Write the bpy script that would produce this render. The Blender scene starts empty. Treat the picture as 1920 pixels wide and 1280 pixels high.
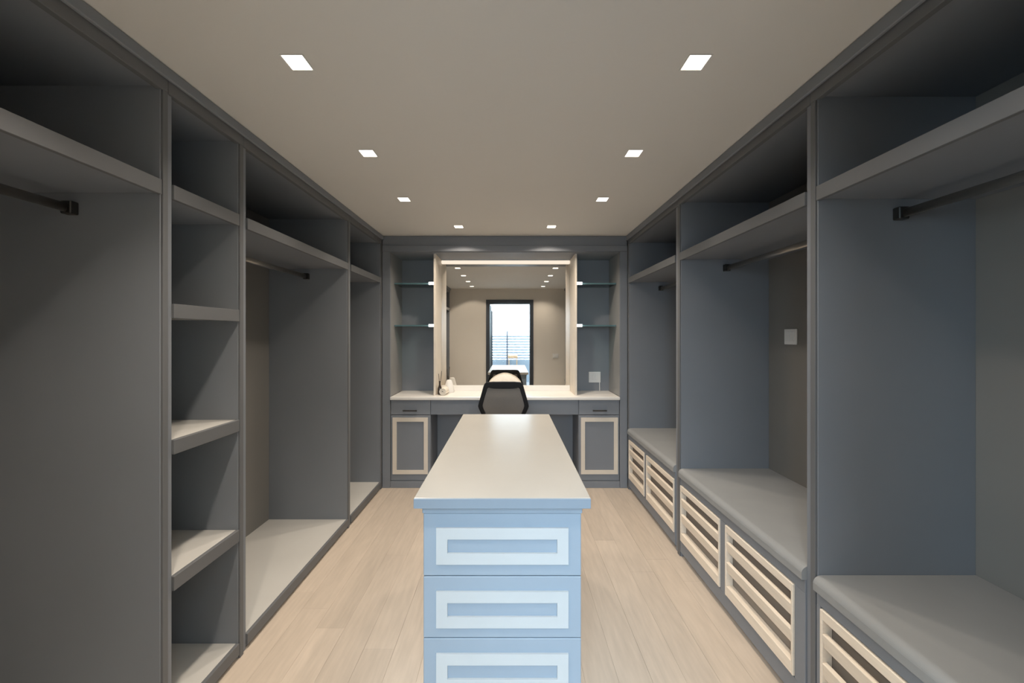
import bpy, bmesh, math, random
from mathutils import Vector, Matrix
random.seed(7)
sc = bpy.context.scene
COL = sc.collection
R = math.radians

# ------------------------------------------------------------------ camera, sky, exposure
CEIL = 2.40
cam = bpy.data.cameras.new('camera')
cam.sensor_width = 36.0
cam.lens = 720.0 / 1920.0 * 36.0
cam.shift_x = 4.0 / 1920.0
cam.shift_y = -12.0 / 1920.0
cam.clip_start = 0.02
camo = bpy.data.objects.new('camera', cam)
COL.objects.link(camo)
camo.location = (0, 0, 1.455)
camo.rotation_euler = (R(90), 0, 0)
sc.camera = camo

SKY = (0.66, 0.845, 1.0)
SKY_STRENGTH = 18.5
w = bpy.data.worlds.new('sky')
w.use_nodes = True
bg = w.node_tree.nodes['Background']
bg.inputs['Color'].default_value = (*SKY, 1)
bg.inputs['Strength'].default_value = SKY_STRENGTH
sc.world = w

LAMP_W = 3.15                       # watts of each ceiling downlight
LAMP_GAIN = [2.9, 1.05, 1.3, 1.5, 2.7, 1.1, 0.9, 1.0, 1.15, 2.7]   # the lamps are not all equally bright
LAMP_COL = (1.0, 0.88, 0.74)
LAMP_SPREAD = 114
DIFFUSER = 6.0
MIRROR_LED = 1.0

# daylight portal in the doorway (sampling aid for the sky)
pl = bpy.data.lights.new('doorway_portal', 'AREA')
pl.shape = 'RECTANGLE'; pl.size = 0.83; pl.size_y = 2.1
pl.cycles.is_portal = True
plo = bpy.data.objects.new('doorway_portal', pl)
COL.objects.link(plo)
plo.location = (-0.005, 0.09, 1.055)
plo.rotation_euler = (R(90), 0, 0)

vs = sc.view_settings
vs.view_transform = 'Standard'
vs.look = 'None'
vs.gamma = 1.0
vs.use_curve_mapping = False
vs.exposure = 0.0
sc.cycles.max_bounces = 10
sc.cycles.diffuse_bounces = 6
sc.cycles.glossy_bounces = 5
sc.cycles.transmission_bounces = 8
sc.cycles.transparent_max_bounces = 12
sc.cycles.sample_clamp_indirect = 4.0

# ------------------------------------------------------------------ materials
def material(name, col, rough=0.5, metal=0.0, spec=0.5, vary=0.04, scale=6.0, bump=0.0, bscale=400.0,
             stretch=(1, 1, 1), per_object=0.0, coat=0.0):
    m = bpy.data.materials.new(name)
    m.use_nodes = True
    nt = m.node_tree; N = nt.nodes; L = nt.links
    b = N['Principled BSDF']
    b.inputs['Roughness'].default_value = rough
    b.inputs['Metallic'].default_value = metal
    b.inputs['Specular IOR Level'].default_value = spec
    b.inputs['Coat Weight'].default_value = coat
    tc = N.new('ShaderNodeTexCoord')
    mp = N.new('ShaderNodeMapping'); mp.inputs['Scale'].default_value = stretch
    L.new(tc.outputs['Object'], mp.inputs['Vector'])
    no = N.new('ShaderNodeTexNoise'); no.inputs['Scale'].default_value = scale
    no.inputs['Detail'].default_value = 4
    L.new(mp.outputs['Vector'], no.inputs['Vector'])
    hs = N.new('ShaderNodeHueSaturation')
    hs.inputs['Color'].default_value = (*col, 1)
    mr = N.new('ShaderNodeMapRange')
    mr.inputs['To Min'].default_value = 1 - vary
    mr.inputs['To Max'].default_value = 1 + vary
    mr.inputs['From Min'].default_value = 0.3
    mr.inputs['From Max'].default_value = 0.7
    L.new(no.outputs['Fac'], mr.inputs['Value'])
    if per_object:
        oi = N.new('ShaderNodeObjectInfo')
        m2 = N.new('ShaderNodeMapRange')
        m2.inputs['To Min'].default_value = 1 - per_object
        m2.inputs['To Max'].default_value = 1 + per_object
        L.new(oi.outputs['Random'], m2.inputs['Value'])
        mu = N.new('ShaderNodeMath'); mu.operation = 'MULTIPLY'
        L.new(mr.outputs['Result'], mu.inputs[0]); L.new(m2.outputs['Result'], mu.inputs[1])
        L.new(mu.outputs[0], hs.inputs['Value'])
    else:
        L.new(mr.outputs['Result'], hs.inputs['Value'])
    L.new(hs.outputs['Color'], b.inputs['Base Color'])
    if bump:
        n2 = N.new('ShaderNodeTexNoise'); n2.inputs['Scale'].default_value = bscale
        L.new(mp.outputs['Vector'], n2.inputs['Vector'])
        bu = N.new('ShaderNodeBump'); bu.inputs['Strength'].default_value = bump
        bu.inputs['Distance'].default_value = 0.001
        L.new(n2.outputs['Fac'], bu.inputs['Height'])
        L.new(bu.outputs['Normal'], b.inputs['Normal'])
    return m

def emitter(name, col, strength):
    m = bpy.data.materials.new(name); m.use_nodes = True
    nt = m.node_tree; N = nt.nodes
    N.remove(N['Principled BSDF'])
    e = N.new('ShaderNodeEmission')
    e.inputs['Color'].default_value = (*col, 1); e.inputs['Strength'].default_value = strength
    nt.links.new(e.outputs[0], N['Material Output'].inputs['Surface'])
    return m

def thin_glass(name, tint, reflect=0.08, rough=0.02):
    m = bpy.data.materials.new(name); m.use_nodes = True
    nt = m.node_tree; N = nt.nodes; L = nt.links
    N.remove(N['Principled BSDF'])
    t = N.new('ShaderNodeBsdfTransparent'); t.inputs['Color'].default_value = (*tint, 1)
    g = N.new('ShaderNodeBsdfGlossy'); g.inputs['Roughness'].default_value = rough
    fr = N.new('ShaderNodeFresnel'); fr.inputs['IOR'].default_value = 1.45
    mx = N.new('ShaderNodeMixShader')
    L.new(fr.outputs[0], mx.inputs[0]); L.new(t.outputs[0], mx.inputs[1]); L.new(g.outputs[0], mx.inputs[2])
    L.new(mx.outputs[0], N['Material Output'].inputs['Surface'])
    return m

def mesh_fabric(name, col, opacity):
    m = material(name, col, rough=0.8, spec=0.2, vary=0.08, scale=300)
    nt = m.node_tree; N = nt.nodes; L = nt.links
    b = N['Principled BSDF']
    t = N.new('ShaderNodeBsdfTransparent')
    mx = N.new('ShaderNodeMixShader'); mx.inputs[0].default_value = opacity
    L.new(t.outputs[0], mx.inputs[1]); L.new(b.outputs[0], mx.inputs[2])
    L.new(mx.outputs[0], N['Material Output'].inputs['Surface'])
    return m

M = {}
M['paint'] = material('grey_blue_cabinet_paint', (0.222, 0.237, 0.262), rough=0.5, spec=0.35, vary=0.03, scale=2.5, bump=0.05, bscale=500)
M['backing'] = material('warm_grey_back_panel', (0.215, 0.206, 0.194), rough=0.6, spec=0.3, vary=0.03, scale=2.0, bump=0.05, bscale=500)
M['island'] = material('pale_blue_island_paint', (0.255, 0.31, 0.37), rough=0.5, spec=0.35, vary=0.02, scale=3)
M['cream'] = material('cream_moulding_paint', (0.74, 0.66, 0.56), rough=0.5, spec=0.35, vary=0.04, scale=8, bump=0.05, bscale=300)
M['white_moulding'] = material('white_moulding_paint', (0.44, 0.46, 0.47), rough=0.5, spec=0.35, vary=0.02, scale=8)
M['edge_band'] = material('pale_blue_edge_band', (0.20, 0.245, 0.295), rough=0.4, vary=0.02)
M['ceiling'] = material('warm_white_ceiling_paint', (0.74, 0.72, 0.685), rough=0.9, spec=0.1, vary=0.012, scale=1.5, bump=0.05, bscale=600)
M['wall'] = material('greige_wall_paint', (0.74, 0.69, 0.62), rough=0.85, spec=0.2, vary=0.02, scale=2, bump=0.06, bscale=500)
M['plank'] = material('pale_oak_plank', (0.555, 0.465, 0.38), rough=0.42, spec=0.35, vary=0.07, scale=9, stretch=(5, 0.6, 5), per_object=0.08, bump=0.05, bscale=60)
M['subfloor'] = material('dark_subfloor', (0.36, 0.29, 0.23), rough=0.9)
M['quartz'] = material('off_white_quartz', (0.405, 0.387, 0.355), rough=0.24, spec=0.3, vary=0.015, scale=5)
M['counter'] = material('warm_white_countertop', (0.86, 0.83, 0.78), rough=0.3, spec=0.4, vary=0.015, scale=5)
M['pad'] = material('grey_upholstered_bench_pad', (0.30, 0.305, 0.305), rough=0.62, spec=0.3, vary=0.05, scale=4, bump=0.15, bscale=350)
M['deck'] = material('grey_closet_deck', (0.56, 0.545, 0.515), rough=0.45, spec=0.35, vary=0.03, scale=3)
M['slat'] = material('pale_cream_slat_wood', (0.84, 0.735, 0.61), rough=0.5, spec=0.35, vary=0.05, scale=14, stretch=(6, 0.5, 6), bump=0.08, bscale=80)
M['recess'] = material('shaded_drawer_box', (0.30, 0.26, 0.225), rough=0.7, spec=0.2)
M['dark_metal'] = material('dark_bronze_metal', (0.055, 0.053, 0.05), rough=0.35, metal=0.6, vary=0.02)
M['rod'] = material('brushed_nickel_rod', (0.42, 0.40, 0.37), rough=0.3, metal=0.9, vary=0.03, scale=40)
M['steel'] = material('brushed_steel', (0.55, 0.54, 0.52), rough=0.3, metal=1.0, vary=0.03, scale=60)
M['white_plastic'] = material('white_plastic', (0.80, 0.79, 0.77), rough=0.4, vary=0.01)
M['black_plastic'] = material('black_plastic', (0.010, 0.010, 0.011), rough=0.6, spec=0.2, vary=0.05)
M['black_fabric'] = material('black_seat_fabric', (0.02, 0.02, 0.022), rough=0.9, vary=0.1, scale=200, bump=0.3, bscale=600)
M['chair_mesh'] = mesh_fabric('grey_chair_mesh', (0.19, 0.175, 0.16), 0.86)
M['cream_cloth'] = material('cream_cloth', (0.80, 0.74, 0.65), rough=0.9, spec=0.1, vary=0.05, scale=60, bump=0.3, bscale=300)
M['white_ceramic'] = material('white_ceramic', (0.84, 0.82, 0.78), rough=0.3, vary=0.01)
M['dark_glass'] = material('dark_brown_glass', (0.03, 0.022, 0.018), rough=0.12, spec=0.6, vary=0.02)
M['reed'] = material('dark_reed', (0.10, 0.085, 0.07), rough=0.7)
M['door_frame'] = material('charcoal_door_frame', (0.035, 0.038, 0.045), rough=0.4, vary=0.03)
M['terrace'] = material('grey_terrace_stone', (0.10, 0.10, 0.105), rough=0.8, vary=0.05, scale=3, bump=0.1, bscale=100)
M['parapet'] = material('pale_blue_grey_render', (0.075, 0.090, 0.105), rough=0.85, vary=0.03)
M['blocker_wall'] = material('warm_beige_blocker_wall', (0.20, 0.17, 0.135), rough=0.9, vary=0.04, scale=4, bump=0.2, bscale=80)  # for the added wall outside; its tint colours the bounced daylight
M['face'] = material('cabinet_paint_front_shade', (0.144, 0.148, 0.155), rough=0.5, spec=0.35, vary=0.03, scale=2.5, bump=0.05, bscale=500)  # cabinet paint darkened to carry dimmer light on posts, headers and nosings
M['niche_lit_side'] = material('niche_side_lit_tone', (0.30, 0.30, 0.295), rough=0.5, vary=0.03)  # lamp light on the niche sides put into a paler tone
M['fence'] = material('pale_fence_slat', (0.060, 0.078, 0.100), rough=0.6, vary=0.03)
M['pole'] = material('dark_steel_pole', (0.02, 0.022, 0.03), rough=0.5, metal=0.3)
M['tan'] = material('tan_terracotta', (0.20, 0.12, 0.06), rough=0.8, vary=0.1, scale=20)
M['glass'] = thin_glass('door_glass', (0.93, 0.97, 0.97))
M['shelf_glass'] = thin_glass('green_shelf_glass', (0.72, 0.86, 0.87))
M['shelf_edge'] = material('green_glass_edge', (0.10, 0.18, 0.20), rough=0.15, spec=0.8, vary=0.05)
M['lamp'] = emitter('downlight_glow', (1.0, 0.90, 0.78), DIFFUSER)
M['led'] = emitter('mirror_led_glow', (1.0, 0.86, 0.70), MIRROR_LED)
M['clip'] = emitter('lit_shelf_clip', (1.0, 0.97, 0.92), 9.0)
mm = bpy.data.materials.new('mirror_silver'); mm.use_nodes = True
_b = mm.node_tree.nodes['Principled BSDF']
_b.inputs['Base Color'].default_value = (0.88, 0.87, 0.84, 1)
_b.inputs['Metallic'].default_value = 1.0
_b.inputs['Roughness'].default_value = 0.015
M['mirror'] = mm

# ------------------------------------------------------------------ mesh helpers
def abox(bm, x0, x1, y0, y1, z0, z1, bev=0.0):
    if x0 > x1: x0, x1 = x1, x0
    if y0 > y1: y0, y1 = y1, y0
    if z0 > z1: z0, z1 = z1, z0
    v = [bm.verts.new(p) for p in ((x0, y0, z0), (x1, y0, z0), (x1, y1, z0), (x0, y1, z0),
                                   (x0, y0, z1), (x1, y0, z1), (x1, y1, z1), (x0, y1, z1))]
    fs = [bm.faces.new([v[i] for i in f]) for f in
          ((3, 2, 1, 0), (4, 5, 6, 7), (0, 1, 5, 4), (1, 2, 6, 5), (2, 3, 7, 6), (3, 0, 4, 7))]
    if bev:
        es = list({e for f in fs for e in f.edges})
        bmesh.ops.bevel(bm, geom=es, offset=bev, segments=1, profile=0.5, affect='EDGES')
    return v

def tube(bm, p, q, r0, r1=None, n=14):
    r1 = r0 if r1 is None else r1
    p = Vector(p); q = Vector(q); d = (q - p).normalized()
    a = d.orthogonal().normalized(); b = d.cross(a)
    A = [bm.verts.new(p + r0 * (math.cos(t) * a + math.sin(t) * b)) for t in (2 * math.pi * i / n for i in range(n))]
    B = [bm.verts.new(q + r1 * (math.cos(t) * a + math.sin(t) * b)) for t in (2 * math.pi * i / n for i in range(n))]
    for i in range(n):
        bm.faces.new((A[i], A[(i + 1) % n], B[(i + 1) % n], B[i]))
    bm.faces.new(A[::-1]); bm.faces.new(B)

def lathe(bm, c, prof, n=24, sx=1.0, sy=1.0):
    rings = []
    for r, z in prof:
        rings.append([bm.verts.new((c[0] + sx * r * math.cos(2 * math.pi * i / n), c[1] + sy * r * math.sin(2 * math.pi * i / n), c[2] + z)) for i in range(n)])
    for A, B in zip(rings, rings[1:]):
        for i in range(n):
            bm.faces.new((A[i], A[(i + 1) % n], B[(i + 1) % n], B[i]))
    bm.faces.new(rings[0][::-1]); bm.faces.new(rings[-1])

def link(name, bm, mat, parent=None, smooth=False, loc=None):
    bmesh.ops.recalc_face_normals(bm, faces=bm.faces[:])
    me = bpy.data.meshes.new(name)
    off = Vector((0, 0, 0))
    if parent is not None:
        off = WORLD[parent.name]
    if loc is not None:
        off = Vector(loc)
    bm.transform(Matrix.Translation(-off))
    bm.to_mesh(me); bm.free()
    me.materials.append(mat)
    if smooth:
        for p in me.polygons: p.use_smooth = True
    o = bpy.data.objects.new(name, me)
    COL.objects.link(o)
    if parent is not None:
        o.parent = parent
        if loc is not None:
            o.location = Vector(loc) - WORLD[parent.name]
    elif loc is not None:
        o.location = loc
    WORLD[o.name] = off
    return o
WORLD = {}

def part(name, boxes, mat, parent, bev=0.0012):
    bm = bmesh.new()
    for b in boxes:
        abox(bm, *b, bev=bev)
    return link(name, bm, mat, parent)

def thing(name, label, cat, loc, group=None):
    o = bpy.data.objects.new(name, None)
    o.empty_display_size = 0.05
    COL.objects.link(o)
    o.location = loc
    o['label'] = label; o['category'] = cat
    if group: o['group'] = group
    WORLD[o.name] = Vector(loc)
    return o

def tag(o, label, cat, group=None):
    o['label'] = label; o['category'] = cat
    if group: o['group'] = group
    return o

def structure(name, boxes, mat, parent=None, bev=0.0):
    o = part(name, boxes, mat, parent, bev)
    if parent is None: o['kind'] = 'structure'
    return o

# ------------------------------------------------------------------ dimensions
XL, XR = -1.216, 1.119            # closet fronts
DL, DR = 0.597, 0.585             # closet depths
YF = 0.30                         # room face of the doorway wall
YV = 3.66                         # front of the vanity wall
YB = 4.075                        # rear wall behind the mirror
WL, WR = XL - DL - 0.02, XR + DR + 0.02
ZH = 2.316                        # underside of the closet headers

# ------------------------------------------------------------------ room shell
floor = structure('floor', [(WL, WR, 0.10, YB, -0.06, -0.012)], M['subfloor'])
x = XL - 0.03
row = 0
while x < XR + 0.03:
    wdt = 0.142
    y = YF - 0.02 - random.uniform(0.1, 1.2)
    while y < YV + 0.02:
        ln = random.choice((1.05, 1.3, 1.55, 1.8))
        y0, y1 = max(y, 0.12), min(y + ln, YV + 0.03)
        if y1 - y0 > 0.03:
            dz = random.uniform(-0.0004, 0.0)
            part('plank', [(x + 0.0003, x + wdt - 0.0003, y0 + 0.0003, y1 - 0.0003, -0.0122, dz)], M['plank'], floor, bev=0.0004)
        y += ln
    x += wdt; row += 1

LIGHTS = [(-0.738, 0.655), (-0.738, 1.333), (-0.738, 2.0), (-0.738, 2.679), (-0.447, 3.352),
          (0.645, 0.655), (0.645, 1.333), (0.645, 2.0), (0.645, 2.679), (0.363, 3.352)]
LH = 0.041                        # half size of a downlight cut-out
def ceiling_mesh():
    xs = sorted({WL, WR} | {lx + s * LH for lx, ly in LIGHTS for s in (-1, 1)})
    ys = sorted({0.10, YB} | {ly + s * LH for lx, ly in LIGHTS for s in (-1, 1)})
    bm = bmesh.new()
    g = [[bm.verts.new((a, b, CEIL)) for b in ys] for a in xs]
    for i in range(len(xs) - 1):
        for j in range(len(ys) - 1):
            cx, cy = (xs[i] + xs[i + 1]) / 2, (ys[j] + ys[j + 1]) / 2
            if any(abs(cx - lx) < LH and abs(cy - ly) < LH for lx, ly in LIGHTS): continue
            bm.faces.new((g[i][j], g[i][j + 1], g[i + 1][j + 1], g[i + 1][j]))
    bmesh.ops.recalc_face_normals(bm, faces=bm.faces[:])
    r = bmesh.ops.extrude_face_region(bm, geom=bm.faces[:])
    bmesh.ops.translate(bm, verts=[v for v in r['geom'] if isinstance(v, bmesh.types.BMVert)], vec=(0, 0, 0.08))
    return bm
ceil = link('ceiling', ceiling_mesh(), M['ceiling']); ceil['kind'] = 'structure'
structure('trim_3', [(WL, WR, 0.10, YB, CEIL + 0.0805, CEIL + 0.12)], M['ceiling'])

structure('wall_left', [(WL - 0.1, WL, 0.10, YB, -0.06, CEIL + 0.12)], M['wall'])
structure('wall_right', [(WR, WR + 0.1, 0.10, YB, -0.06, CEIL + 0.12)], M['wall'])
structure('wall_back', [(WL - 0.1, WR + 0.1, YB, YB + 0.1, -0.06, CEIL + 0.12)], M['wall'])
DX0, DX1, DZ = -0.42, 0.415, 2.10
structure('wall_front', [(WL - 0.1, DX0, 0.10, YF - 0.02, -0.06, CEIL + 0.12),
                         (DX1, WR + 0.1, 0.10, YF - 0.02, -0.06, CEIL + 0.12),
                         (DX0, DX1, 0.10, YF - 0.02, DZ, CEIL + 0.12)], M['wall'])
# dark door set: jamb lining + casing, glazed leaf swung outwards
door = structure('door_1', [(DX0, DX0 + 0.012, 0.09, YF - 0.02, 0, DZ), (DX1 - 0.012, DX1, 0.09, YF - 0.02, 0, DZ),
                            (DX0, DX1, 0.09, YF - 0.02, DZ - 0.012, DZ)], M['door_frame'])
part('casing', [(DX0 - 0.065, DX0 + 0.004, YF - 0.0195, YF - 0.005, 0.0, DZ + 0.075),
                (DX1 - 0.004, DX1 + 0.065, YF - 0.0195, YF - 0.005, 0.0, DZ + 0.075),
                (DX0 + 0.004, DX1 - 0.004, YF - 0.0195, YF - 0.005, DZ - 0.004, DZ + 0.075)], M['door_frame'], door)
leafx = DX0 - 0.02
leaf = part('door_leaf', [(leafx, leafx + 0.045, -0.72, -0.63, 0.01, 2.08), (leafx, leafx + 0.045, -0.01, 0.08, 0.01, 2.08),
                          (leafx, leafx + 0.045, -0.63, -0.01, 1.98, 2.08), (leafx, leafx + 0.045, -0.63, -0.01, 0.01, 0.16)],
            M['door_frame'], door)
part('glass_pane', [(leafx + 0.019, leafx + 0.026, -0.635, -0.005, 0.155, 1.985)], M['glass'], leaf, bev=0)
bm = bmesh.new()
tube(bm, (leafx + 0.04, -0.675, 1.0), (leafx + 0.085, -0.675, 1.0), 0.009)
tube(bm, (leafx + 0.08, -0.68, 1.0), (leafx + 0.08, -0.56, 1.0), 0.009)
link('door_handle', bm, M['steel'], leaf, smooth=False)
sw = thing('light_switch', 'white switch plate on the greige wall beside the doorway, seen in the mirror', 'switch', (0.93, YF - 0.02, 1.03))
part('cover_plate', [(0.87, 0.99, YF - 0.0195, YF - 0.010, 0.985, 1.075)], M['white_plastic'], sw, bev=0.002)
part('rocker', [(0.885, 0.928, YF - 0.010, YF - 0.005, 1.0, 1.06), (0.932, 0.975, YF - 0.010, YF - 0.005, 1.0, 1.06)], M['white_plastic'], sw)

# ------------------------------------------------------------------ ceiling downlights
row_words = {0: 'left', 1: 'right'}
order = ['beside the doorway, seen only in the mirror', 'largest one in view',
         'second one in view from the camera', 'third one in view from the camera', 'in front of the vanity header']
for i, (lx, ly) in enumerate(LIGHTS):
    t = thing('downlight', 'square recessed downlight in the %s ceiling row, %s' % (row_words[i // 5], order[i % 5]), 'ceiling light',
              (lx, ly, CEIL), 'square ceiling downlights')
    e = LH - 0.001
    part('trim_ring', [(lx - e, lx - e + 0.004, ly - e, ly + e, CEIL - 0.0008, CEIL + 0.03), (lx + e - 0.004, lx + e, ly - e, ly + e, CEIL - 0.0008, CEIL + 0.03),
                       (lx - e + 0.004, lx + e - 0.004, ly - e, ly - e + 0.004, CEIL - 0.0008, CEIL + 0.03),
                       (lx - e + 0.004, lx + e - 0.004, ly + e - 0.004, ly + e, CEIL - 0.0008, CEIL + 0.03)], M['white_plastic'], t, bev=0)
    part('diffuser', [(lx - e + 0.0042, lx + e - 0.0042, ly - e + 0.0042, ly + e - 0.0042, CEIL + 0.002, CEIL + 0.02)], M['lamp'], t, bev=0)
    a = bpy.data.lights.new('downlight_lamp', 'AREA')
    a.shape = 'SQUARE'; a.size = 0.068; a.energy = LAMP_W * LAMP_GAIN[i]; a.color = LAMP_COL; a.spread = R(LAMP_SPREAD if i % 5 < 4 else 140)
    ao = bpy.data.objects.new('downlight_lamp', a); COL.objects.link(ao)
    ao.parent = t; ao.location = (0, 0, -0.002)

# ------------------------------------------------------------------ closets
def side(s):
    return (XL, DL) if s < 0 else (XR, DR)

def B(s, d0, d1, y0, y1, z0, z1):
    """box given by depth behind the closet front"""
    f, _ = side(s)
    return (f + s * d0, f + s * d1, y0, y1, z0, z1)

def closet(s, name, label, cat, ya, yb, near_post, far_post, shelves, deck_z, base=True, stile_far=True):
    """ya..yb clear opening; posts are the widths of the uprights on either end owned by this unit"""
    f, D = side(s)
    t = thing(name, label, cat, (f + s * 0.3, (ya + yb) / 2, 0))
    p0, p1 = ya - near_post, yb + far_post
    lo = 0.0
    part('side_panel', [B(s, 0.008, D, p0 + 0.0005, ya, lo, ZH + 0.03)], M['paint'], t)
    part('side_panel', [B(s, 0.008, D, yb, yb + 0.018, lo, ZH + 0.03)], M['paint'], t)
    if stile_far:
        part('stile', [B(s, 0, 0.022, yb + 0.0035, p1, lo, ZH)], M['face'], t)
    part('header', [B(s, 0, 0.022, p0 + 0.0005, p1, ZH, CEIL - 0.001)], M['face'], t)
    part('top_panel', [B(s, 0.022, D, ya, yb, ZH + 0.01, ZH + 0.03)], M['paint'], t)
    part('back_panel', [B(s, D, D + 0.012, p0 + 0.0005, p1 - 0.0005, 0, ZH + 0.03)], M['backing'], t)
    for zt in shelves:
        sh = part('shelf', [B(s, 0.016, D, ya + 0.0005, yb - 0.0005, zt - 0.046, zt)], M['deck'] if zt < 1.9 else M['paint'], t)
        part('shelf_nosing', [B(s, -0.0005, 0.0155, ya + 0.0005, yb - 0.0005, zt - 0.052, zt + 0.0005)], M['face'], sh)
    if base:
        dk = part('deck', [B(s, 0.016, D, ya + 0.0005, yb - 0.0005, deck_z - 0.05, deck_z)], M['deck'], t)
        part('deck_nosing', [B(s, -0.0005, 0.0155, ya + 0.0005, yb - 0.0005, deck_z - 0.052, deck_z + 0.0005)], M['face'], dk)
        part('toe_kick', [B(s, 0.018, 0.036, ya + 0.0005, yb - 0.0005, 0.0, deck_z - 0.05)], M['paint'], t)
    return t

def hanging_rod(t, s, ya, yb, d=0.308, z=1.893):
    f, _ = side(s)
    x = f + s * d
    bm = bmesh.new()
    n = 16
    ring = []
    for yy in (ya + 0.012, yb - 0.012):
        ring.append([bm.verts.new((x + 0.0085 * math.cos(k), yy, z + 0.016 * math.sin(k))) for k in (2 * math.pi * i / n for i in range(n))])
    for i in range(n):
        bm.faces.new((ring[0][i], ring[0][(i + 1) % n], ring[1][(i + 1) % n], ring[1][i]))
    bm.faces.new(ring[0][::-1]); bm.faces.new(ring[1])
    rod = link('hanging_rod', bm, M['rod'], t, smooth=True)
    for y0, y1 in ((ya + 0.0005, ya + 0.028), (yb - 0.028, yb - 0.0005)):
        part('rod_bracket', [(x - 0.019, x + 0.019, y0, y1, z - 0.02, z + 0.024)], M['dark_metal'], rod, bev=0.003)

SH = 1.998
# left run
c = closet(-1, 'hanging_closet', 'tall grey hanging closet nearest the camera on the left, cut off by the picture edge', 'closet', 0.335, 1.343, 0.018, 0.0235, [SH], 0.07)
hanging_rod(c, -1, 0.335, 1.343)
closet(-1, 'shelf_tower', 'narrow grey tower of open shoe shelves between two hanging closets', 'shelving', 1.390, 1.727, 0.0225, 0.0265, [SH, 1.568, 1.0745, 0.580], 0.07)
c = closet(-1, 'hanging_closet', 'wide grey hanging closet just beyond the narrow shelf tower', 'closet', 1.780, 2.889, 0.0255, 0.0265, [SH], 0.07)
hanging_rod(c, -1, 1.780, 2.889)
c = closet(-1, 'hanging_closet', 'grey hanging closet in the left corner beside the vanity', 'closet', 2.943, 3.622, 0.0265, 0.0225, [SH], 0.07)
hanging_rod(c, -1, 2.943, 3.622)

# right run: closets over upholstered benches with louvred drawers
BZ = 0.578
def bench(s, t, ya, yb, panels, p1):
    f, D = side(s)
    # rounded pad
    bm = bmesh.new()
    prof = [(D - 0.001, BZ)]
    r = 0.03
    for i in range(9):
        a = R(90 - i * 10)
        prof.append((0.012 + r - 0.024 + 0.0 - r * math.cos(a) + 0.0, BZ - r + r * math.sin(a)))
    fx = prof[-1][0]
    prof += [(fx, BZ - 0.052), (D - 0.001, BZ - 0.052)]
    e0 = [bm.verts.new((f + s * d, ya + 0.001, z)) for d, z in prof]
    e1 = [bm.verts.new((f + s * d, yb - 0.001, z)) for d, z in prof]
    k = len(prof)
    for i in range(k):
        bm.faces.new((e0[i], e0[(i + 1) % k], e1[(i + 1) % k], e1[i]))
    bm.faces.new(e0[::-1]); bm.faces.new(e1)
    link('bench_pad', bm, M['pad'], t)
    zt = BZ - 0.053
    # face frame round the drawer openings
    z0, z1 = 0.106, 0.476
    boxes = [B(s, 0.002, 0.022, ya + 0.0005, yb - 0.0005, z1, zt), B(s, 0.002, 0.022, ya + 0.0005, yb - 0.0005, 0.032, z0)]
    edges = [ya + 0.0005] + [v for p in panels for v in p] + [yb - 0.0005]
    for i in range(0, len(edges), 2):
        if edges[i + 1] - edges[i] > 0.002:
            boxes.append(B(s, 0.002, 0.022, edges[i], edges[i + 1], z0, z1))
    part('face_frame', boxes, M['paint'], t)
    part('toe_kick', [B(s, 0.028, 0.044, ya + 0.0005, yb - 0.0005, 0.0, 0.032)], M['paint'], t)
    for y0, y1 in panels:
        a, b = y0 + 0.003, y1 - 0.003
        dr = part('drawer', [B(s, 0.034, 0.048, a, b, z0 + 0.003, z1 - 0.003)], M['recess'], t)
        part('drawer_frame', [B(s, -0.004, 0.0335, a, a + 0.011, z0 + 0.004, z1 - 0.004), B(s, -0.004, 0.0335, b - 0.011, b, z0 + 0.004, z1 - 0.004),
                              B(s, -0.004, 0.0335, a + 0.011, b - 0.011, 0.437, 0.4725), B(s, -0.004, 0.0335, a + 0.011, b - 0.011, 0.111, 0.163)], M['slat'], dr, bev=0.002)
        for zc, hh in ((0.364, 0.026), (0.259, 0.028)):
            bm = bmesh.new()
            x0 = f + s * 0.008
            abox(bm, -0.009, 0.009, a + 0.0112, b - 0.0112, -hh, hh, bev=0.002)
            bm.transform(Matrix.Translation((x0, 0, zc)) @ Matrix.Rotation(R(7) * -s, 4, 'Y'))
            link('slat', bm, M['slat'], dr)

c = closet(1, 'bench_closet', 'large closet at the right picture edge over a padded bench, deepest blue in the daylight', 'closet', 0.335, 1.404, 0.018, 0.026, [SH], 0.5, base=False)
hanging_rod(c, 1, 0.335, 1.404, d=0.297)
bench(1, c, 0.335, 1.404, [(0.36, 0.855), (0.905, 1.386)], 0)
c = closet(1, 'bench_closet', 'middle closet on the right with a white switch plate on its back', 'closet', 1.457, 2.526, 0.0265, 0.038, [SH], 0.5, base=False)
hanging_rod(c, 1, 1.457, 2.526, d=0.300)
bench(1, c, 1.457, 2.526, [(1.512, 1.996), (2.045, 2.520)], 0)
c = closet(1, 'bench_closet', 'narrow far closet and bench in the right corner beside the vanity', 'closet', 2.603, 3.622, 0.038, 0.0225, [SH], 0.5, base=False)
hanging_rod(c, 1, 2.603, 3.622, d=0.300)
bench(1, c, 2.603, 3.622, [(2.616, 3.150), (3.195, 3.612)], 0)
# crown strips along both runs
structure('trim_1', [(XL + 0.0005, XL + 0.014, 0.30, YV - 0.001, 2.358, CEIL - 0.001)], M['paint'], bev=0.003)
structure('trim_2', [(XR - 0.014, XR - 0.0005, 0.30, YV - 0.001, 2.352, CEIL - 0.001)], M['paint'], bev=0.003)

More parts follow.
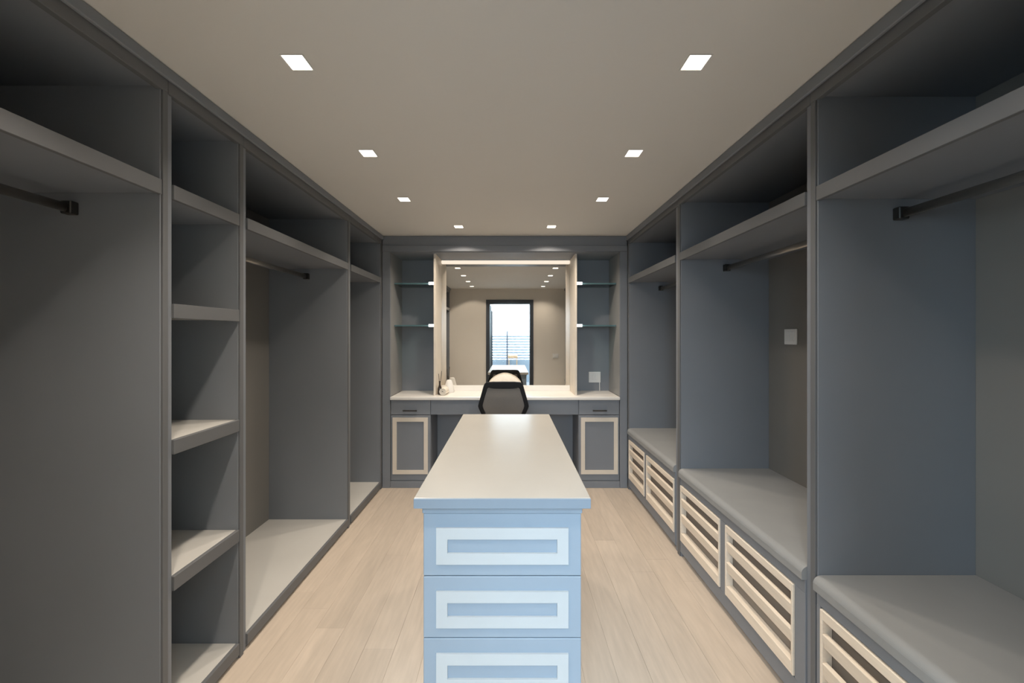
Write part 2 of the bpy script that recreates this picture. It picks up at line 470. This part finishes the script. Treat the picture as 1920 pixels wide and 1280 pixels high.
s_ = thing('light_switch', 'square white switch plate on the back of the middle closet on the right', 'switch', (XR + DR, 2.325, 1.445))
part('cover_plate', [(XR + DR - 0.009, XR + DR - 0.0005, 2.272, 2.373, 1.398, 1.492)], M['white_plastic'], s_, bev=0.002)
part('rocker', [(XR + DR - 0.012, XR + DR - 0.009, 2.290, 2.320, 1.415, 1.475), (XR + DR - 0.012, XR + DR - 0.009, 2.325, 2.355, 1.415, 1.475)], M['white_plastic'], s_)

# ------------------------------------------------------------------ vanity wall
VX0, VX1 = XL + 0.001, XR - 0.001
NX0, NX1 = -1.140, 1.048           # niche outer faces
MX0, MX1 = -0.723, 0.6345          # mirror recess inner faces
YM = 4.06                          # back plane of niches and mirror
CT = 0.8676                        # top of the counter
v = thing('vanity_surround', 'grey painted frame and header framing the whole vanity wall', 'frame', (-0.05, YV, 0))
part('frieze', [(VX0, VX1, YV, YV + 0.02, 2.309, CEIL - 0.001)], M['paint'], v)
part('frame_moulding', [(VX0, VX1, YV - 0.014, YV + 0.006, 2.250, 2.3085)], M['paint'], v, bev=0.005)
for x0, x1 in ((VX0, NX0), (NX1, VX1)):
    part('stile', [(x0, x1, YV - 0.006, YV + 0.02, 0.0, 2.2495)], M['paint'], v)
part('soffit', [(VX0, VX1, YV + 0.0205, YM + 0.01, 2.2485, 2.268)], M['paint'], v)
for k, (x0, x1) in enumerate(((NX0, MX0), (MX1, NX1))):
    nt = thing('display_niche', 'tall narrow blue-grey shelf niche %s of the vanity mirror' % ('left', 'right')[k], 'niche', ((x0 + x1) / 2, 3.87, CT))
    xo = (x0 - 0.018, x0) if k == 0 else (x1, x1 + 0.018)
    xd = (x1 - 0.020, x1) if k == 0 else (x0, x0 + 0.020)
    part('side_panel', [(xo[0], xo[1], YV + 0.0205, YM, CT + 0.0005, 2.248)], M['niche_lit_side'], nt)
    part('divider', [(xd[0], xd[1], 3.74, YM, CT + 0.0005, 2.2475)], M['cream'], nt)  # strong light on the dividers put in as cream colour
    part('back_panel', [(x0 - 0.018 if k == 0 else x0 + 0.0005, x1 - 0.0005 if k == 0 else x1 + 0.018, YM + 0.0005, YM + 0.01, CT + 0.0005, 2.248)], M['paint'], nt)

ct = part('countertop', [(-1.139, 1.047, 3.645, YM + 0.01, 0.838, CT)], M['counter'], None, bev=0.004)
tag(ct, 'long off-white vanity countertop below the mirror', 'countertop')
tag(part('backsplash', [(MX0 + 0.001, MX1 - 0.001, YM - 0.012, YM + 0.01, CT + 0.0003, 0.926)], M['counter'], None), 'low off-white backsplash strip between the counter and the mirror', 'backsplash')
mir = thing('vanity_mirror', 'large square wall mirror above the vanity counter reflecting the bright doorway', 'mirror', (-0.044, YM, 0.93))
part('mirror_glass', [(MX0 + 0.001, MX1 - 0.001, YM - 0.005, YM, 0.9265, 2.204)], M['mirror'], mir, bev=0)
part('mirror_backing', [(MX0 + 0.001, MX1 - 0.001, YM + 0.0002, YM + 0.012, 0.9265, 2.247)], M['cream'], mir, bev=0)
led = thing('mirror_light', 'long warm light bar across the top of the vanity mirror', 'light', (-0.044, YM, 2.23))
part('housing', [(MX0 + 0.002, MX1 - 0.002, YM - 0.03, YM - 0.0005, 2.238, 2.247)], M['white_plastic'], led, bev=0)
part('diffuser', [(MX0 + 0.004, MX1 - 0.004, YM - 0.028, YM - 0.0055, 2.205, 2.2375)], M['led'], led, bev=0.004)

for k, (x0, x1, cx) in enumerate(((NX0, MX0 - 0.020, MX0 - 0.020), (MX1 + 0.020, NX1, MX1 + 0.020))):
    for zt, word in ((1.966, 'upper'), (1.552, 'lower')):
        g = thing('glass_shelf', '%s green-edged glass shelf in the vanity niche to the %s of the mirror' % (word, ('left', 'right')[k]), 'shelf',
                  ((x0 + x1) / 2, 3.95, zt), 'glass niche shelves')
        part('glass_panel', [(x0 + 0.002, x1 - 0.002, 3.786, YM - 0.002, zt - 0.011, zt)], M['shelf_glass'], g, bev=0)
        part('polished_edge', [(x0 + 0.002, x1 - 0.002, 3.780, 3.7855, zt - 0.013, zt + 0.003)], M['shelf_edge'], g, bev=0.001)
        a, b = (x1 - 0.052, x1 - 0.002) if k == 0 else (x0 + 0.002, x0 + 0.055)
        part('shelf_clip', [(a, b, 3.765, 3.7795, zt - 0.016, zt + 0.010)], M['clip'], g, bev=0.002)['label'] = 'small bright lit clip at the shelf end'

def base_cabinet(x0, x1, fx0, fx1, label):
    t = thing('vanity_base_cabinet', label, 'cabinet', ((x0 + x1) / 2, 3.85, 0), 'vanity base cabinets')
    yf = YV + 0.026
    part('carcass', [(x0, x0 + 0.018, yf, 4.05, 0.0, 0.8375), (x1 - 0.018, x1, yf, 4.05, 0.0, 0.8375),
                     (x0 + 0.018, x1 - 0.018, 4.03, 4.05, 0.0, 0.8375), (x0 + 0.018, x1 - 0.018, yf, 4.03, 0.66, 0.675), (x0 + 0.018, x1 - 0.018, yf, 4.03, 0.07, 0.085)], M['paint'], t)
    part('plinth', [(x0, x1, YV - 0.004, yf - 0.0005, 0.0, 0.062)], M['paint'], t)
    dr = part('drawer', [(x0 + 0.002, x1 - 0.002, YV + 0.006, yf - 0.0005, 0.695, 0.8345)], M['paint'], t, bev=0.002)
    cx = (fx0 + fx1) / 2
    bm = bmesh.new()
    abox(bm, cx - 0.068, cx + 0.068, YV - 0.022, YV - 0.012, 0.731, 0.743, bev=0.003)
    abox(bm, cx - 0.058, cx - 0.048, YV - 0.013, YV + 0.006, 0.733, 0.741)
    abox(bm, cx + 0.048, cx + 0.058, YV - 0.013, YV + 0.006, 0.733, 0.741)
    link('handle', bm, M['dark_metal'], dr)
    d = part('door', [(x0 + 0.002, x1 - 0.002, YV + 0.006, yf - 0.0005, 0.066, 0.690)], M['paint'], t, bev=0.002)
    w = 0.038; za, zb = 0.130, 0.668; ya, yb = YV - 0.003, YV + 0.0055
    part('door_moulding', [(fx0, fx1, ya, yb, zb - w, zb), (fx0, fx1, ya, yb, za, za + w),
                           (fx0, fx0 + w, ya, yb, za + w, zb - w), (fx1 - w, fx1, ya, yb, za + w, zb - w)], M['cream'], d, bev=0)
    return t
base_cabinet(-1.138, -0.757, -1.118, -0.782, 'grey-blue vanity base cabinet with cream door frame, left of the chair')
base_cabinet(0.657, 1.046, 0.678, 1.030, 'grey-blue vanity base cabinet with cream door frame, right of the chair')
ap = thing('vanity_apron', 'wide grey-blue apron drawer under the counter behind the chair', 'drawer', (-0.05, 3.8, 0.7))
part('drawer', [(-0.7555, 0.6555, YV + 0.014, YV + 0.034, 0.694, 0.834)], M['paint'], ap, bev=0.002)
part('knee_panel', [(-0.755, 0.655, 4.0, 4.012, 0.0, 0.836)], M['paint'], ap)
part('drawer_box', [(-0.70, 0.60, YV + 0.0345, 3.99, 0.71, 0.82)], M['paint'], ap)

o = thing('power_outlet', 'white square outlet plate with a short plug lead in the right vanity niche', 'outlet', (0.895, YM, 1.015))
part('cover_plate', [(0.833, 0.957, YM - 0.010, YM - 0.0005, 0.955, 1.068)], M['white_plastic'], o, bev=0.002)
part('socket', [(0.860, 0.890, YM - 0.0125, YM - 0.010, 0.985, 1.040), (0.900, 0.930, YM - 0.0125, YM - 0.010, 0.985, 1.040)], M['white_plastic'], o)
bm = bmesh.new()
tube(bm, (0.945, YM - 0.012, 0.958), (0.946, YM - 0.014, 0.905), 0.004, n=8)
tube(bm, (0.946, YM - 0.014, 0.907), (0.943, YM - 0.03, CT + 0.005), 0.004, n=8)
link('plug_lead', bm, M['white_plastic'], o)

# items on the counter
t = thing('reed_diffuser', 'dark slim bottle with two reeds on the counter beside the left divider', 'diffuser', (-0.694, 3.80, CT))
bm = bmesh.new(); lathe(bm, (-0.694, 3.80, CT), [(0.018, 0.0), (0.021, 0.006), (0.021, 0.06), (0.012, 0.085), (0.009, 0.095), (0.009, 0.125), (0.011, 0.127), (0.011, 0.132)])
link('bottle', bm, M['dark_glass'], t, smooth=True)
for q in ((-0.704, 3.797, 0.205), (-0.676, 3.803, 0.232)):
    bm = bmesh.new(); tube(bm, (-0.694, 3.80, CT + 0.06), (q[0], q[1], CT + q[2]), 0.0032, n=8)
    link('reed', bm, M['reed'], t)
t = thing('rolled_towel', 'small rolled cream towel lying on the counter beside the dark bottle', 'towel', (-0.655, 3.80, CT))
bm = bmesh.new()
pts = []
turns = 3.2; n = 90
for i in range(n + 1):
    a = 2 * math.pi * turns * i / n
    r = 0.008 + 0.030 * i / n
    pts.append((r * math.cos(a - 1.6), r * math.sin(a - 1.6)))
y0, y1 = 3.73, 3.88
th = 0.0066
for i in range(n):
    (a0, b0), (a1, b1) = pts[i], pts[i + 1]
    l0 = math.hypot(a0, b0); l1 = math.hypot(a1, b1)
    q = [(a0, b0), (a1, b1), (a1 * (1 - th / l1), b1 * (1 - th / l1)), (a0 * (1 - th / l0), b0 * (1 - th / l0))]
    P = [bm.verts.new((-0.652 + a, y0, CT + 0.039 + b)) for a, b in q]
    Q = [bm.verts.new((-0.645 + a, y1, CT + 0.039 + b)) for a, b in q]
    for j in range(4):
        bm.faces.new((P[j], P[(j + 1) % 4], Q[(j + 1) % 4], Q[j]))
    bm.faces.new(P[::-1]); bm.faces.new(Q)
link('roll', bm, M['cream_cloth'], t)
bm = bmesh.new()
lathe(bm, (-0.625, 3.955, CT), [(0.050, 0), (0.054, 0.008), (0.048, 0.05), (0.034, 0.10), (0.026, 0.122), (0.022, 0.128)])
tag(link('tapered_pot', bm, M['white_ceramic'], None, smooth=True, loc=(-0.625, 3.955, CT)), 'white tapered pot on the counter behind the rolled cream towel', 'pot')
bm = bmesh.new()
lathe(bm, (-0.052, 3.985, CT), [(0.150, 0.0), (0.170, 0.012), (0.176, 0.05), (0.170, 0.09), (0.150, 0.118), (0.115, 0.146), (0.070, 0.170), (0.030, 0.182), (0.008, 0.184)], n=32, sy=0.36)
cu = link('cushion', bm, M['cream_cloth'], None, smooth=True, loc=(-0.052, 3.985, CT))
tag(cu, 'plump cream cushion with a domed top propped at the mirror behind the chair', 'cushion')

# ------------------------------------------------------------------ office chair
CX, CY = -0.057, 3.44
ch = thing('office_chair', 'black office chair with grey mesh back tucked up to the vanity', 'chair', (CX, 3.68, 0))
def ring_outline(pts):
    return pts + [(-x, z) for x, z in reversed(pts)]
outer = ring_outline([(0.0, 1.036), (0.10, 1.036), (0.150, 1.033), (0.168, 1.022), (0.178, 1.000), (0.205, 0.905), (0.222, 0.842), (0.226, 0.822), (0.220, 0.802), (0.194, 0.742), (0.165, 0.660), (0.155, 0.590), (0.140, 0.565), (0.0, 0.562)])
inner = ring_outline([(0.0, 0.974), (0.08, 0.975), (0.125, 0.981), (0.140, 0.982), (0.145, 0.975), (0.168, 0.900), (0.184, 0.842), (0.187, 0.824), (0.182, 0.804), (0.156, 0.742), (0.130, 0.665), (0.122, 0.615), (0.115, 0.605), (0.0, 0.600)])
def bow(x, z):
    return 0.9 * x * x * -0.6 + 0.10 * max(0.0, 0.80 - z) * 0.5
bm = bmesh.new()
n = len(outer)
def rv(pts, dy):
    return [bm.verts.new((CX + x, CY + dy + bow(x, z), z)) for x, z in pts]
OF, IF, OB, IB = rv(outer, 0), rv(inner, 0), rv(outer, 0.032), rv(inner, 0.032)
for i in range(n):
    j = (i + 1) % n
    if outer[i] == outer[j]: continue
    for A, Bq in ((OF, IF), (IB, OB)):
        try: bm.faces.new((A[i], A[j], Bq[j], Bq[i]))
        except ValueError: pass
    bm.faces.new((OF[i], OF[j], OB[j], OB[i])); bm.faces.new((IF[i], IF[j], IB[j], IB[i]))
bmesh.ops.remove_doubles(bm, verts=bm.verts[:], dist=1e-5)
bf = link('back_frame', bm, M['black_plastic'], ch)
md = bf.modifiers.new('bevel', 'BEVEL'); md.width = 0.006; md.segments = 2; md.limit_method = 'ANGLE'
bm = bmesh.new()
rows = [(0.979, 0.143), (0.9, 0.170), (0.842, 0.186), (0.824, 0.189), (0.804, 0.184), (0.742, 0.158), (0.665, 0.132), (0.603, 0.118)]
prev = None
for z, h in rows:
    cur = [(bm.verts.new((CX + h * k / 6, CY + 0.012 + bow(h * k / 6, z), z)), bm.verts.new((CX + h * k / 6, CY + 0.015 + bow(h * k / 6, z), z))) for k in range(-6, 7)]
    if prev:
        for a in range(12):
            bm.faces.new((prev[a][0], prev[a + 1][0], cur[a + 1][0], cur[a][0]))
            bm.faces.new((prev[a + 1][1], prev[a][1], cur[a][1], cur[a + 1][1]))
    prev = cur
link('back_mesh', bm, M['chair_mesh'], ch, smooth=True)
bm = bmesh.new()
abox(bm, CX - 0.24, CX + 0.24, 3.50, 3.94, 0.455, 0.525, bev=0.03)
link('seat', bm, M['black_fabric'], ch)
bm = bmesh.new()
abox(bm, CX - 0.035, CX + 0.035, CY - 0.005, CY + 0.03, 0.43, 0.60, bev=0.006)
abox(bm, CX - 0.035, CX + 0.035, CY - 0.005, 3.70, 0.41, 0.45, bev=0.006)
link('back_bracket', bm, M['black_plastic'], ch)
bm = bmesh.new(); tube(bm, (CX, 3.68, 0.10), (CX, 3.68, 0.27), 0.028); tube(bm, (CX, 3.68, 0.27), (CX, 3.68, 0.42), 0.017)
link('gas_lift', bm, M['black_plastic'], ch)
bm = bmesh.new(); lathe(bm, (CX, 3.68, 0.075), [(0.045, 0), (0.05, 0.01), (0.05, 0.04), (0.04, 0.05)])
for k in range(5):
    a = R(90 + 72 * k)
    tube(bm, (CX + 0.03 * math.cos(a), 3.68 + 0.03 * math.sin(a), 0.10), (CX + 0.27 * math.cos(a), 3.68 + 0.27 * math.sin(a), 0.075), 0.024, 0.015, n=10)
link('star_base', bm, M['black_plastic'], ch)
for k in range(5):
    a = R(90 + 72 * k); px, py = CX + 0.268 * math.cos(a), 3.68 + 0.268 * math.sin(a)
    bm = bmesh.new()
    tx, ty = -math.sin(a), math.cos(a)
    for q in (-1, 1):
        tube(bm, (px + tx * 0.006 * q, py + ty * 0.006 * q, 0.0265), (px + tx * 0.022 * q, py + ty * 0.022 * q, 0.0265), 0.026, n=16)
    tube(bm, (px, py, 0.03), (px, py, 0.078), 0.007, n=8)
    link('caster', bm, M['black_plastic'], ch)

# ------------------------------------------------------------------ island
IX0, IX1, IY0, IY1 = -0.3153, 0.2652, 1.256, 2.599
IZ = 0.92
BX0, BX1, BY0, BY1 = -0.290, 0.239, 1.288, 2.567
isl = thing('island', 'pale blue central drawer island with cream-framed drawers', 'island', ((BX0 + BX1) / 2, (BY0 + BY1) / 2, 0))
part('carcass', [(BX0, BX1, BY0 + 0.022, BY1, 0.0, IZ - 0.034)], M['island'], isl)
part('cap_rail', [(BX0 - 0.003, BX1 + 0.003, BY0 - 0.006, BY1 + 0.003, 0.8595, IZ - 0.0335)], M['island'], isl, bev=0.002)
part('plinth', [(BX0, BX1, BY0 + 0.002, BY0 + 0.0215, 0.0, 0.075)], M['island'], isl)
for z0, z1 in ((0.6485, 0.8575), (0.4405, 0.6455), (0.2325, 0.4375), (0.078, 0.2295)):
    d = part('drawer', [(BX0, BX1, BY0, BY0 + 0.0215, z0, z1)], M['island'], isl, bev=0.002)
    h = z1 - z0
    fx0, fx1 = (818.4 - 956) * BY0 / 720, (1065.3 - 956) * BY0 / 720
    fz1, fz0 = z1 - 0.047, z1 - 0.047 - 0.1215
    if h < 0.18: fz1, fz0 = z1 - 0.02, z0 + 0.015
    w = 0.0375
    ya, yb = BY0 - 0.007, BY0 - 0.0002
    part('drawer_moulding', [(fx0, fx1, ya, yb, fz1 - w, fz1), (fx0, fx1, ya, yb, fz0, fz0 + w),
                             (fx0, fx0 + w, ya, yb, fz0 + w, fz1 - w), (fx1 - w, fx1, ya, yb, fz0 + w, fz1 - w)], M['white_moulding'], d, bev=0)
tp = part('quartz_worktop', [(IX0, IX1, IY0 + 0.0065, IY1, IZ - 0.033, IZ)], M['quartz'], None, bev=0.001)
part('edge_band', [(IX0, IX1, IY0, IY0 + 0.006, IZ - 0.033, IZ - 0.0005)], M['edge_band'], tp, bev=0.001)['label'] = 'pale blue front edge of the slab'
tag(tp, 'glossy off-white quartz slab on top of the pale blue island', 'countertop')

# ------------------------------------------------------------------ terrace seen through the doorway in the mirror
structure('ground', [(-6, 6, -9, 0.095, -0.12, -0.02)], M['terrace'])
structure('wall_light_blocker', [(0.62, 0.82, -3.2, 0.09, -0.02, 2.9)], M['blocker_wall'])  # unseen wall, added to keep daylight off the left closets
pw = structure('wall_parapet', [(-5, 5, -4.2, -4.0, -0.02, 0.68)], M['parapet'])
fe = thing('fence', 'pale slatted fence on the terrace parapet, reflected in the mirror', 'fence', (0, -4.1, 0.68))
for i in range(9):
    part('slat', [(-2.4, 2.4, -4.11, -4.09, 0.70 + i * 0.085, 0.762 + i * 0.085)], M['fence'], fe)
for xx in (-2.4, -1.2, 1.2, 2.4):
    part('post', [(xx - 0.02, xx + 0.02, -4.09, -4.05, 0.68, 1.46)], M['fence'], fe)
bm = bmesh.new(); tube(bm, (-0.085, -3.9, -0.02), (-0.085, -3.9, 1.58), 0.028)
tag(link('pole', bm, M['pole'], None, loc=(-0.085, -3.9, -0.02)), 'dark slim pole standing in front of the terrace fence', 'pole')
pt = thing('stool', 'small tan stool standing on the terrace, reflected in the mirror', 'stool', (0.08, -3.6, -0.02))
part('seat', [(-0.06, 0.24, -3.72, -3.46, 0.76, 0.84)], M['tan'], pt, bev=0.01)
for a, b in ((-0.04, -3.70), (0.20, -3.70), (-0.04, -3.50), (0.20, -3.50)):
    part('leg', [(a, a + 0.025, b, b + 0.025, -0.02, 0.76)], M['tan'], pt)
